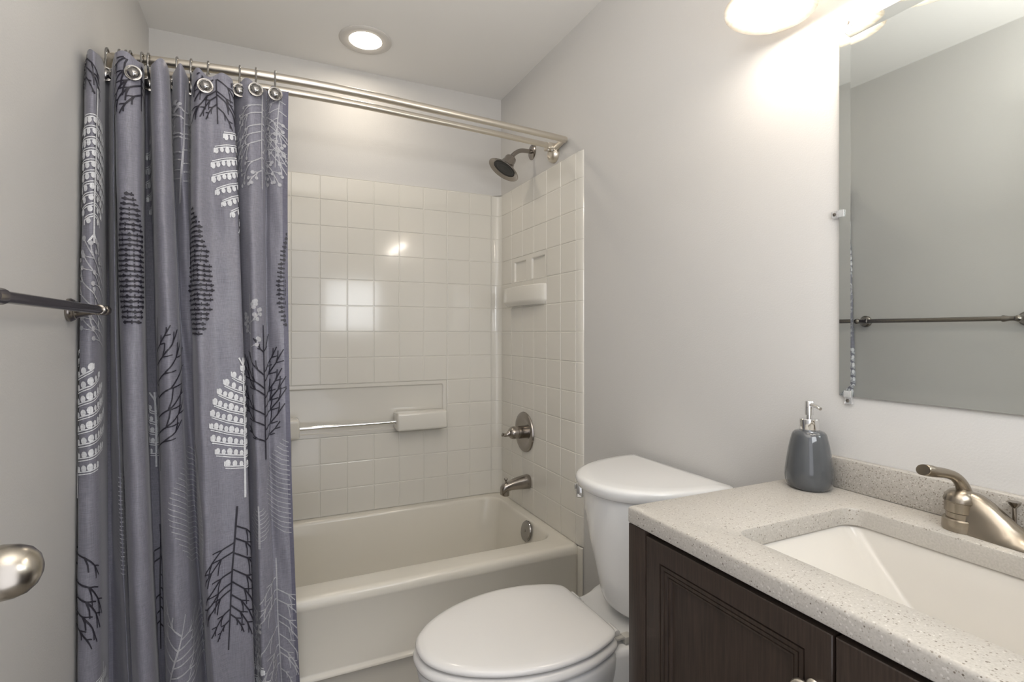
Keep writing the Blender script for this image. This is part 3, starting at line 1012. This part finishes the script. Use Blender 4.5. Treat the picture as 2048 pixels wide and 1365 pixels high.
def hook_parts(root, hy):
    dr = 0.090 if hy < -0.08 else 0.064
    x, RY = ROOTLOC[root.name][:2]
    P = []
    for k in range(13):
        a = math.radians(-35 + 215 * k / 12.0)
        P.append((x, RY + 0.0176 * math.cos(a), RZ + 0.0176 * math.sin(a)))
    P = P + [(x, RY - 0.0172, RZ - 0.020), (x, RY - .010 + hy * .55, RZ - dr + .024), (x, RY + hy + .004, RZ - dr + .012)]
    w = MB().tube(P, 0.0029, 10)
    obj('wire_loop', w, M_HOOK, root, 60)
    c = (x, RY + hy + .006, RZ - dr)
    bt = MB().lathe([(0.0, 0.0), (0.0195, 0.0), (0.0205, 0.002), (0.0195, 0.0045), (0.0165, 0.0048), (0.0150, 0.0030), (0.0145, 0.0035), (0.0125, 0.0075), (0.0085, 0.0110), (0.004, 0.0125), (0.0, 0.0128)], c, (0.10, -1, -0.04), 36)
    obj('round_button', bt, M_HOOK, root, 40)
protos = {}
for i, px in enumerate(HOOKPX):
    x = px_to_x(px, 1.79)
    x = px_to_x(px, rod_y(x))
    RYH = rod_y(x)
    hy = HOOKY[i]
    if hy not in protos:
        r_ = thing('curtain_hook', WORDS[i], 'curtain hook', (x, RYH, RZ), 'hooks along the curtain rod')
        hook_parts(r_, hy)
        protos[hy] = r_
    else:
        src = protos[hy]
        r_ = src.copy()
        COL.objects.link(r_)
        r_.location = (x, RYH, RZ)
        r_['label'] = WORDS[i]
        for ch in list(src.children):
            cc = ch.copy()
            COL.objects.link(cc)
            cc.parent = r_

# ------------------------------------------------------------------ towel bar on the left wall
tb = thing('towel_bar', 'dark nickel towel bar fixed to the left wall', 'towel bar', (XL, 1.28, 1.285))
BX, BZ = XL + 0.070, 1.286
mb = MB().tube([(BX, 0.972, BZ), (BX, 1.03, BZ), (BX, 1.50, BZ), (BX, 1.545, BZ)], [0.0095, 0.0095, 0.0095, 0.0085], 20)
obj('bar', mb, M_NICK, tb, 50)
for y in (1.555, 0.965):
    sg = 1 if y > 1.2 else -1
    mb = MB().lathe([(0.0, 0), (0.027, 0.0), (0.0275, 0.006), (0.024, 0.012), (0.0205, 0.014), (0.021, 0.017), (0.018, 0.021), (0.0125, 0.040), (0.0105, 0.056), (0.0115, 0.062), (0.0125, 0.070), (0.0115, 0.078), (0.006, 0.082), (0.0, 0.083)], (XL + .0003, y, BZ), (1, 0, 0), 32)
    po = obj('wall_post', mb, M_NICK, tb, 40)
    mb = MB().lathe([(0.0098, -0.050), (0.0125, -0.048), (0.0128, -0.044), (0.0085, -0.020), (0.0070, -0.012), (0.0095, -0.008), (0.0120, 0.000), (0.0095, 0.008), (0.004, 0.011), (0.0, 0.0115)], (BX, y, BZ), (0, sg, 0), 24)
    obj('end_collar', mb, M_NICK, po, 40)

# ------------------------------------------------------------------ toilet
TC = 1.201
toi = thing('toilet', 'white two-piece toilet with its seat lid closed, beside the vanity', 'toilet', (0.70, TC, 0))
LIDP = catmull([(0.318, -0.030, 0), (0.318, 0.0, 0), (0.3205, 0.026, 0), (0.330, 0.054, 0), (0.348, 0.080, 0), (0.372, 0.105, 0), (0.412, 0.134, 0), (0.475, 0.164, 0), (0.550, 0.1825, 0), (0.615, 0.1865, 0), (0.684, 0.179, 0), (0.742, 0.160, 0), (0.772, 0.145, 0), (0.7865, 0.132, 0), (0.7915, 0.116, 0), (0.7925, 0.090, 0), (0.793, 0.045, 0), (0.793, 0.0, 0)], 3)[3:]
def egg(x0, x1, hw, z, yc=TC):
    half = [(x0 + (p[0] - 0.318) / 0.475 * (x1 - x0), p[1] / 0.1865 * hw) for p in LIDP]
    pts = [(x, yc + y, z) for x, y in half]
    pts += [(x, yc - y, z) for x, y in reversed(half[1:-1])]
    return pts
def eggi(ins, z, x0=0.318, x1=0.793, hw=0.1865):
    return egg(x0 + ins, x1 - ins, hw - ins, z)
# bowl with its rear deck
mb = MB()
bw = []
for z, x0, x1, hw in ((0.0, 0.47, 0.86, 0.105), (0.02, 0.465, 0.86, 0.108), (0.05, 0.475, 0.85, 0.100), (0.14, 0.475, 0.84, 0.098), (0.22, 0.445, 0.83, 0.115), (0.30, 0.392, 0.815, 0.148), (0.36, 0.348, 0.805, 0.172), (0.405, 0.325, 0.80, 0.184), (0.430, 0.321, 0.80, 0.186), (0.440, 0.324, 0.798, 0.183), (0.4435, 0.332, 0.79, 0.176)):
    bw.append(egg(x0, x1, hw, z))
mb.loft(bw, True, True, True)
dk = []
for x, hw, z0, z1 in ((0.70, 0.125, 0.30, 0.4435), (0.74, 0.130, 0.28, 0.4450), (0.80, 0.138, 0.26, 0.4460), (0.86, 0.146, 0.25, 0.4465), (0.885, 0.150, 0.25, 0.4500), (0.905, 0.153, 0.25, 0.4590), (0.93, 0.155, 0.26, 0.468), (1.03, 0.150, 0.28, 0.468)):
    lp = [(x, TC - .010 + yy, zz) for yy, zz in [(q[0], q[1]) for q in rrect(-hw, hw, z0, z1, 0.018, 0, 5)]]
    dk.append(lp)
mb.loft(dk)
obj('bowl', mb, M_PORC, toi, 50)
# seat ring
mb = MB()
so = lambda ins, z: eggi(ins, z, 0.312, 0.797, 0.1905)
si = lambda ins, z: egg(0.375 + ins, 0.69 - ins, 0.115 - ins, z)
mb.loft([so(0.012, 0.4465), so(0.003, 0.449), so(0.0, 0.456), so(0.002, 0.464), so(0.008, 0.4695), so(0.02, 0.471), si(-0.01, 0.471), si(0.0, 0.466), si(0.0, 0.450), si(-0.01, 0.4465), so(0.012, 0.4465)], True, False, False)
obj('seat', mb, M_SEAT, toi, 60)
mb = MB()
mb.loft([eggi(0.03, 0.4755), eggi(0.008, 0.4758), eggi(0.002, 0.478), eggi(0.0, 0.4825), eggi(0.002, 0.4875), eggi(0.008, 0.4915), eggi(0.020, 0.4938), eggi(0.05, 0.4952), eggi(0.10, 0.4958), eggi(0.16, 0.4962)], True, True, True)
obj('seat_lid', mb, M_SEAT, toi, 60)
for y in (1.290, 1.108):
    mb = MB().box(0.785, 0.826, y - .017, y + .017, 0.4465, 0.462, 0.005, 3)
    mb.tube([(0.806, y - .019, 0.467), (0.806, y + .019, 0.467)], 0.0085, 16)
    obj('seat_hinge', mb, M_SEAT, toi, 50)
mb = MB().box(0.775, 0.838, 1.0725, 1.0845, 0.458, 0.4645, 0.002)
mb.box(0.815, 0.838, 1.066, 1.090, 0.4470, 0.4660, 0.002)
obj('hinge_bumper', mb, mat('translucent_plastic', (0.45, 0.43, 0.39), 0.3), toi, 40)
# tank
TKC = 1.172
def dloop(hw, xf, xb, z, n=2.25):
    pts = []
    m = 44
    for k in range(m + 1):
        a = -PI / 2 + PI * k / m
        ca, sa = max(math.cos(a), 0.0), math.sin(a)
        pts.append((xb - (xb - xf) * ca ** (2.0 / n), TKC + hw * math.copysign(abs(sa) ** (2.0 / n), sa), z))
    return pts
XB = 1.080
mb = MB()
mb.loft([dloop(0.130, 0.885, XB - .02, 0.470), dloop(0.150, 0.862, XB - .008, 0.474), dloop(0.160, 0.852, XB - .003, 0.484), dloop(0.165, 0.846, XB, 0.50), dloop(0.176, 0.818, XB, 0.62), dloop(0.188, 0.794, XB, 0.74), dloop(0.1915, 0.785, XB, 0.803)])
obj('tank', mb, M_PORC, toi, 50)
mb = MB()
mb.loft([dloop(0.192, 0.788, XB, 0.8035), dloop(0.197, 0.778, XB, 0.8040), dloop(0.2005, 0.7725, XB, 0.808), dloop(0.2025, 0.768, XB, 0.818), dloop(0.2035, 0.766, XB, 0.826), dloop(0.2025, 0.768, XB, 0.833), dloop(0.1990, 0.773, XB - .001, 0.8375), dloop(0.193, 0.783, XB - .004, 0.8395), dloop(0.17, 0.82, XB - .02, 0.8405)])
obj('tank_lid', mb, M_PORC, toi, 50)
lv = Vector((0.868, 1.322, 0.762))
nrm = Vector((-0.72, 0.69, 0)).normalized()
tan = Vector((0.69, 0.72, 0)).normalized()
Mx = Matrix.Translation(lv) @ Matrix(((nrm.x, tan.x, 0, 0), (nrm.y, tan.y, 0, 0), (0, 0, 1, 0), (0, 0, 0, 1)))
mb = MB().lathe([(0.0, -0.012), (0.012, -0.012), (0.012, 0.012), (0.0, 0.012)], lv, nrm, 20)
mb.box(0.010, 0.032, -0.014, 0.014, -0.024, 0.022, 0.006, 3, Mx)
mb.box(0.022, 0.038, -0.010, 0.060, -0.004, 0.018, 0.005, 3, Mx)
obj('flush_lever', mb, M_CHR, toi, 50, label='small chrome flush lever')

# ------------------------------------------------------------------ vanity
VY0, VY1 = 0.030, 0.797
ZT2, ZS = 0.908, 0.8765
VXF = 0.6125
top = thing('vanity_countertop', 'speckled beige stone countertop with a sink cut-out on the dark vanity', 'countertop', (0.86, 0.41, ZS))
CX0, CX1, CY0, CY1 = 0.690, 0.988, 0.200, 0.6175
N = 8
mb = MB()
XW = W - .0006
o_ = lambda ins, z: rrect(VXF + ins, XW, VY0 + ins, VY1 - ins, 0.0045, z, N)
i_ = lambda ins, z, r=0.028: rrect(CX0 - ins, CX1 + ins, CY0 - ins, CY1 + ins, r, z, N)
mb.loft([i_(0.0, ZS), o_(0.003, ZS), o_(0.0005, ZS + .002), o_(0.0, ZS + .005), o_(0.0, ZT2 - .006), o_(0.001, ZT2 - .003), o_(0.003, ZT2 - .001), o_(0.006, ZT2), i_(0.003, ZT2), i_(0.001, ZT2 - .001), i_(0.0, ZT2 - .004), i_(0.0, ZS)], True, False, False)
obj('slab', mb, M_TOP, top, 40)
mb = MB().box(W - .0205, W - .0006, VY0, VY1, ZT2 + .0002, 0.9715, 0.0028, 2)
tag(obj('backsplash', mb, M_TOP, None, 40), 'low speckled beige stone strip along the wall behind the faucet', 'backsplash')

snk = thing('sink', 'white undermount rectangular sink with sloping sides', 'sink', (0.84, 0.41, 0.74))
mb = MB()
e = lambda ins, z, r: rrect(CX0 - 0.004 + ins, CX1 + 0.004 - ins, CY0 - 0.004 + ins * 1.0, CY1 + 0.004 - ins * 1.0, r, z, N)
def basin(ax0, ax1, ay, z, r):
    return rrect(CX0 - .004 + ax0, CX1 + .004 - ax1, CY0 - .004 + ay, CY1 + .004 - ay, r, z, N)
mb.loft([basin(-.02, -.02, -.02, ZS - .001, 0.03), basin(0, 0, 0, ZS - .001, 0.026), basin(0.0015, 0.0015, 0.002, ZS - .004, 0.024), basin(0.020, 0.012, 0.042, 0.835, 0.021), basin(0.042, 0.026, 0.090, 0.793, 0.020), basin(0.062, 0.038, 0.130, 0.760, 0.020), basin(0.072, 0.048, 0.143, 0.752, 0.02), basin(0.10, 0.08, 0.165, 0.748, 0.02)], True, False, True)
mb.loft([basin(-.02, -.02, -.02, ZS - .001, 0.03), basin(-.02, -.02, -.02, ZS - .012, 0.03), basin(0.05, 0.02, 0.11, 0.755, 0.03), basin(0.09, 0.06, 0.15, 0.738, 0.03)], True, False, True)
obj('basin', mb, M_SINK, snk, 28, recalc=False)
mb = MB().lathe([(0.0, 0.0), (0.022, 0.0), (0.022, 0.002), (0.017, 0.0035), (0.0, 0.005)], (0.86, 0.409, 0.7485), (0, 0, 1), 24)
obj('sink_drain', mb, M_NICK, snk, 30)

van = thing('vanity_cabinet', 'dark espresso wood vanity cabinet with two framed doors', 'vanity cabinet', (0.86, 0.41, 0))
ZCAB = ZS - .0005
mb = MB()
mb.box(0.632, W - .002, VY1 - .020, VY1 - .004, 0.0, ZCAB)            # sides, back rails
mb.box(0.632, W - .002, VY0 + .002, VY0 + .018, 0.0, ZCAB)
mb.box(0.66, W - .002, VY0 + .018, VY1 - .020, 0.10, 0.116)
mb.box(0.6145, 0.634, VY1 - .047, VY1 - .0015, 0.0, ZCAB, 0.0012)    # face frame stiles
mb.box(0.6145, 0.634, VY0 + .0005, VY0 + .026, 0.0, ZCAB, 0.0012)
mb.box(0.640, 0.656, VY0 + .02, VY1 - .047, 0.10, 0.16)
mb.box(W - .018, W - .002, VY0 + .018, VY1 - .020, 0.10, 0.70)
obj('carcass', mb, M_WOOD, van, 30)
mb = MB().box(0.646, 0.654, VY0 + .020, VY1 - .0475, 0.16, ZCAB - .0005)
obj('shade_toned_inner_rail', mb, M_DARK, van, 0)  # rail coloured near black as the shade in the gap under the slab
mb = MB().box(0.675, 0.69, VY0 + .02, VY1 - .047, 0.0, 0.10)
obj('toe_kick', mb, M_WOOD, van, 0)

def cab_door(ya, yb_, knob_y):
    XD = 0.6165
    za, zb_ = 0.125, 0.8675
    mb = MB()
    def ring(ins, d):
        return [(XD + d, ya + ins, za + ins), (XD + d, yb_ - ins, za + ins), (XD + d, yb_ - ins, zb_ - ins), (XD + d, ya + ins, zb_ - ins)]
    mb.loft([ring(0, 0.019), ring(0, 0.0012), ring(0.0012, 0.0), ring(0.0355, 0.0), ring(0.0362, 0.0035), ring(0.0378, 0.0035), ring(0.0385, 0.0008), ring(0.0440, 0.0010), ring(0.0448, 0.0035), ring(0.0460, 0.0035), ring(0.0468, 0.0018), ring(0.0515, 0.0025), ring(0.0525, 0.0055), ring(0.054, 0.0055), ring(0.0548, 0.0042), ring(0.0580, 0.0050), ring(0.0590, 0.0085), ring(0.070, 0.0085)], True, True, True)
    d = obj('door', mb, M_WOOD, van, 20)
    k = MB().lathe([(0.0, 0.0), (0.0095, 0.0), (0.0100, 0.0015), (0.0085, 0.004), (0.0050, 0.006), (0.0048, 0.012), (0.0075, 0.0155), (0.0130, 0.018), (0.0158, 0.0215), (0.0160, 0.0245), (0.0135, 0.028), (0.0075, 0.0305), (0.0, 0.031)], (XD - .0002, knob_y, 0.7915), (-1, 0, 0), 32)
    obj('knob', k, M_ROD, d, 40, label='round satin nickel knob')
cab_door(0.4065, 0.7485, 0.4290)
cab_door(0.0570, 0.4025, 0.3790)

# ------------------------------------------------------------------ faucet
fa = thing('faucet', 'brushed nickel faucet with a curved lever handle behind the sink', 'faucet', (1.037, 0.41, ZT2))
FX = 1.037
FY = (0.465, 0.355)
mb = MB()
# body: base strip and sloping shoulders that run down from the handle to the middle
def fsec(y, zt, hb_, ht, zb0=ZT2 + .0003):
    return [(FX - hb_, y, zb0), (FX - hb_ * .98, y, zb0 + .004), (FX - (hb_ * .45 + ht * .55), y, zb0 + (zt - zb0) * .55), (FX - ht, y, zt - .006), (FX - ht * .55, y, zt - .001), (FX, y, zt), (FX + ht * .55, y, zt - .001), (FX + ht, y, zt - .006), (FX + (hb_ * .45 + ht * .55), y, zb0 + (zt - zb0) * .55), (FX + hb_ * .98, y, zb0 + .004), (FX + hb_, y, zb0)]
full = [(0.470, 0.966, 0.024, 0.015), (0.462, 0.972, 0.0275, 0.017), (0.456, 0.9730, 0.0200, 0.0125), (0.447, 0.9735, 0.0225, 0.0130), (0.437, 0.970, 0.0240, 0.0130), (0.425, 0.9625, 0.0255, 0.013), (0.410, 0.9500, 0.0270, 0.013), (0.396, 0.9385, 0.0275, 0.013), (0.380, 0.9280, 0.029, 0.014), (0.362, 0.9200, 0.027, 0.014), (0.350, 0.9165, 0.024, 0.013)]
mb.loft([fsec(*q) for q in full if q[0] < 0.458], True, True, True)
obj('body', mb, M_FAUC, fa, 40)
yy = 0.465
mb = MB().lathe([(0.0, 0), (0.0255, 0.0), (0.0260, 0.003), (0.0255, 0.018), (0.0235, 0.020), (0.0205, 0.020), (0.0205, 0.029), (0.0, 0.029)], (FX - .002, yy, ZT2 + .0003), (0, 0, 1), 40)
obj('handle_base', mb, M_FAUC, fa, 35)
mb = MB().lathe([(0.0215, 0.030), (0.0228, 0.031), (0.0228, 0.0465), (0.0240, 0.0475), (0.0240, 0.0505), (0.0215, 0.0580), (0.0165, 0.0640), (0.0100, 0.0675), (0.0, 0.0685)], (FX - .002, yy, ZT2), (0, 0, 1), 40)
h = obj('handle_cap', mb, M_FAUC, fa, 35)
P = catmull([(FX + .006, yy - .002, ZT2 + .056), (FX - .001, yy, ZT2 + .074), (FX - .012, yy + .004, ZT2 + .0870), (FX - .030, yy + .009, ZT2 + .0940), (FX - .050, yy + .014, ZT2 + .0975), (FX - .064, yy + .018, ZT2 + .1005), (FX - .070, yy + .0195, ZT2 + .1015), (FX - .0735, yy + .0205, ZT2 + .1020)], 6)
rr = []
for k in range(len(P)):
    u = k / (len(P) - 1)
    rr.append(0.0115 - 0.0028 * math.sin(PI * min(u * 1.5, 1)) + 0.0010 * u - (0.0055 if k == len(P) - 1 else 0.002 if k == len(P) - 3 else 0.0008 if k == len(P) - 5 else 0))
mb = MB().tube(P, rr, 18, True, ((0, 1, 0), [0.95 - 0.25 * k / (len(P) - 1) for k in range(len(P))]))
obj('lever', mb, M_FAUC, h, 60)
P = catmull([(FX - .002, 0.372, ZT2 + .012), (FX - .020, 0.350, ZT2 + .020), (FX - .045, 0.331, ZT2 + .020), (FX - .066, 0.320, ZT2 + .013)], 6)
mb = MB().tube(P, [0.0125 - 0.003 * k / (len(P) - 1) for k in range(len(P))], 20)
obj('spout', mb, M_FAUC, fa, 60)
mb = MB().tube([(FX + .030, 0.410, ZT2), (FX + .030, 0.410, ZT2 + .050)], 0.0028, 12)
mb.lathe([(0.003, 0), (0.0075, 0.006), (0.0085, 0.010), (0.0, 0.011)], (FX + .030, 0.410, ZT2 + .048), (0, 0, 1), 18)
obj('lift_rod', mb, M_NICK, fa, 40)

# ------------------------------------------------------------------ soap dispenser
SXp, SYp = 1.030, 0.728
sd = thing('soap_dispenser', 'grey ceramic soap dispenser with a chrome pump on the countertop', 'soap dispenser', (SXp, SYp, ZT2))
mb = MB()
def bl(r, z, tri):
    pts = []
    for k in range(56):
        a = 2 * PI * k / 56
        q = r * (1 + tri * math.cos(3 * a + 0.6))
        pts.append((SXp + q * math.cos(a), SYp + q * math.sin(a), ZT2 + z))
    return pts
mb.loft([bl(0.033, 0.0, 0.03), bl(0.0385, 0.0012, 0.03), bl(0.0425, 0.006, 0.03), bl(0.0450, 0.014, 0.03), bl(0.0462, 0.024, 0.03), bl(0.0455, 0.038, 0.025), bl(0.0430, 0.058, 0.02), bl(0.0395, 0.080, 0.02), bl(0.0355, 0.100, 0.015), bl(0.0330, 0.110, 0.01), bl(0.0310, 0.1145, 0.005), bl(0.0275, 0.1180, 0), bl(0.0225, 0.1200, 0), bl(0.017, 0.1208, 0)])
obj('bottle', mb, M_BOT, sd, 50)
mb = MB().lathe([(0.0, 0.119), (0.0185, 0.119), (0.0190, 0.120), (0.0190, 0.1435), (0.0183, 0.1445), (0.009, 0.1450), (0.0, 0.1450)], (SXp, SYp, ZT2), (0, 0, 1), 40)
obj('collar', mb, M_CHR, sd, 30, label='polished chrome collar')
mb = MB().lathe([(0.0058, 0.144), (0.0058, 0.1505), (0.0050, 0.1505), (0.0050, 0.152), (0.0085, 0.1525), (0.0085, 0.180), (0.0078, 0.1812), (0.0, 0.1815)], (SXp, SYp, ZT2), (0, 0, 1), 28)
mb.tube([(SXp, SYp, ZT2 + .1745), (SXp - .008, SYp - .022, ZT2 + .1730), (SXp - .0125, SYp - .033, ZT2 + .1695)], [0.0052, 0.0042, 0.0034], 14)
obj('pump_head', mb, M_CHR, sd, 40, label='chrome pump head with a short nozzle')

# ------------------------------------------------------------------ mirror and its clips
MX = 1.094
mir = thing('wall_mirror', 'wide glass wall mirror with slanted polished border strips above the backsplash', 'mirror', (W, 0.40, 1.1))
my0, my1, mz0, mz1 = 0.094, 0.7056, 1.1008, 1.8668
bv = 0.023
mb = MB()
Rr = lambda ins, x: [(x, my0 + ins, mz0 + ins), (x, my1 - ins, mz0 + ins), (x, my1 - ins, mz1 - ins), (x, my0 + ins, mz1 - ins)]
mb.loft([Rr(0, MX - .0010), Rr(bv, MX)], True, False, True)
obj('mirror_glass', mb, M_MIR, mir, 0)
mb = MB()
mb.loft([Rr(0, W - .0004), Rr(0, MX - .0010)], True, True, False)
obj('glass_edge', mb, M_GLEDGE, mir, 0)

def clip(label, y, z, dy, dz):
    """small clear clip: a screwed tab on the wall and a lip over the glass; (dy, dz) points away from the glass"""
    t = thing('mirror_clip', label, 'mirror clip', (W, y, z), 'clear clips around the mirror')
    a = Vector((0, dy, dz))
    w = Vector((0, dz, dy))
    def bx(a0, a1, x0, x1, hw):
        P = [Vector((0, y, z)) + a * q + w * v for q in (a0, a1) for v in (-hw, hw)]
        ys = [p.y for p in P]; zs_ = [p.z for p in P]
        return (x0, x1, min(ys), max(ys), min(zs_), max(zs_))
    mb = MB()
    mb.box(*bx(0.0008, 0.017, W - .0078, W - .0004, 0.0075), 0.0015)
    mb.box(*bx(-0.011, 0.0035, MX - .0045, MX - .0014, 0.0075), 0.0008)
    o = obj('clip_body', mb, M_CLIP, t, 40)
    c = Vector((W - .0078, y, z)) + a * 0.0095
    s_ = MB().lathe([(0.0, 0.0), (0.0036, 0.0), (0.0034, 0.0012), (0.0, 0.0018)], c, (-1, 0, 0), 16)
    obj('clip_screw', s_, M_NICK, t, 30)
clip('clear plastic clip halfway up the left edge of the mirror', my1, 1.4835, 1, 0)
clip('clear plastic clip at the lower left corner of the mirror', 0.687, mz0, 0, -1)
clip('clear plastic clip at the upper left corner of the mirror', 0.687, mz1, 0, 1)

# ------------------------------------------------------------------ vanity light over the mirror
LX = 0.985
LZ = 1.930
LYS = [0.782, 0.578, 0.374]
vl = thing('vanity_light', 'wall light over the mirror with lit alabaster glass bell shades', 'vanity light', (W, 0.578, 2.08))
mb = MB().box(W - .022, W - .0004, 0.300, 0.856, 2.055, 2.165, 0.006, 3)
obj('backplate', mb, M_ROD, vl, 40)
for y in LYS:
    mb = MB().tube(catmull([(W - .018, y, 2.105), (W - .060, y, 2.118), (LX + .020, y, 2.112), (LX + .004, y, 2.086), (LX, y, 2.060)], 6), 0.008, 14)
    mb.lathe([(0.0, 0), (0.012, 0.0), (0.024, -0.006), (0.026, -0.028), (0.022, -0.030)], (LX, y, 2.064), (0, 0, 1), 28)
    arm = obj('lamp_arm', mb, M_ROD, vl, 50)
    tl = Vector((-0.10, 0, -1)).normalized()
    prof = [(0.024, 0.0), (0.030, 0.010), (0.037, 0.030), (0.044, 0.055), (0.052, 0.078), (0.063, 0.096), (0.078, 0.110), (0.091, 0.117), (0.0925, 0.119), (0.090, 0.1195), (0.076, 0.1135), (0.060, 0.099), (0.049, 0.080), (0.041, 0.055), (0.034, 0.030), (0.027, 0.010), (0.022, 0.002)]
    mb = MB().lathe(prof, (LX + .006, y, 2.048), tl, 56, False, False)
    obj('shade', mb, M_SHADE, vl, 60, label='glowing alabaster glass bell shade')
    mb = MB().lathe([(0.0, 0.141), (0.010, 0.1395), (0.019, 0.134), (0.0250, 0.126), (0.0275, 0.114), (0.0255, 0.100), (0.020, 0.084), (0.0150, 0.068), (0.013, 0.040)], (LX + .006, y, 2.048), tl, 28, False, True)
    obj('bulb', mb, M_BULB, vl, 60, label='lit white light bulb')
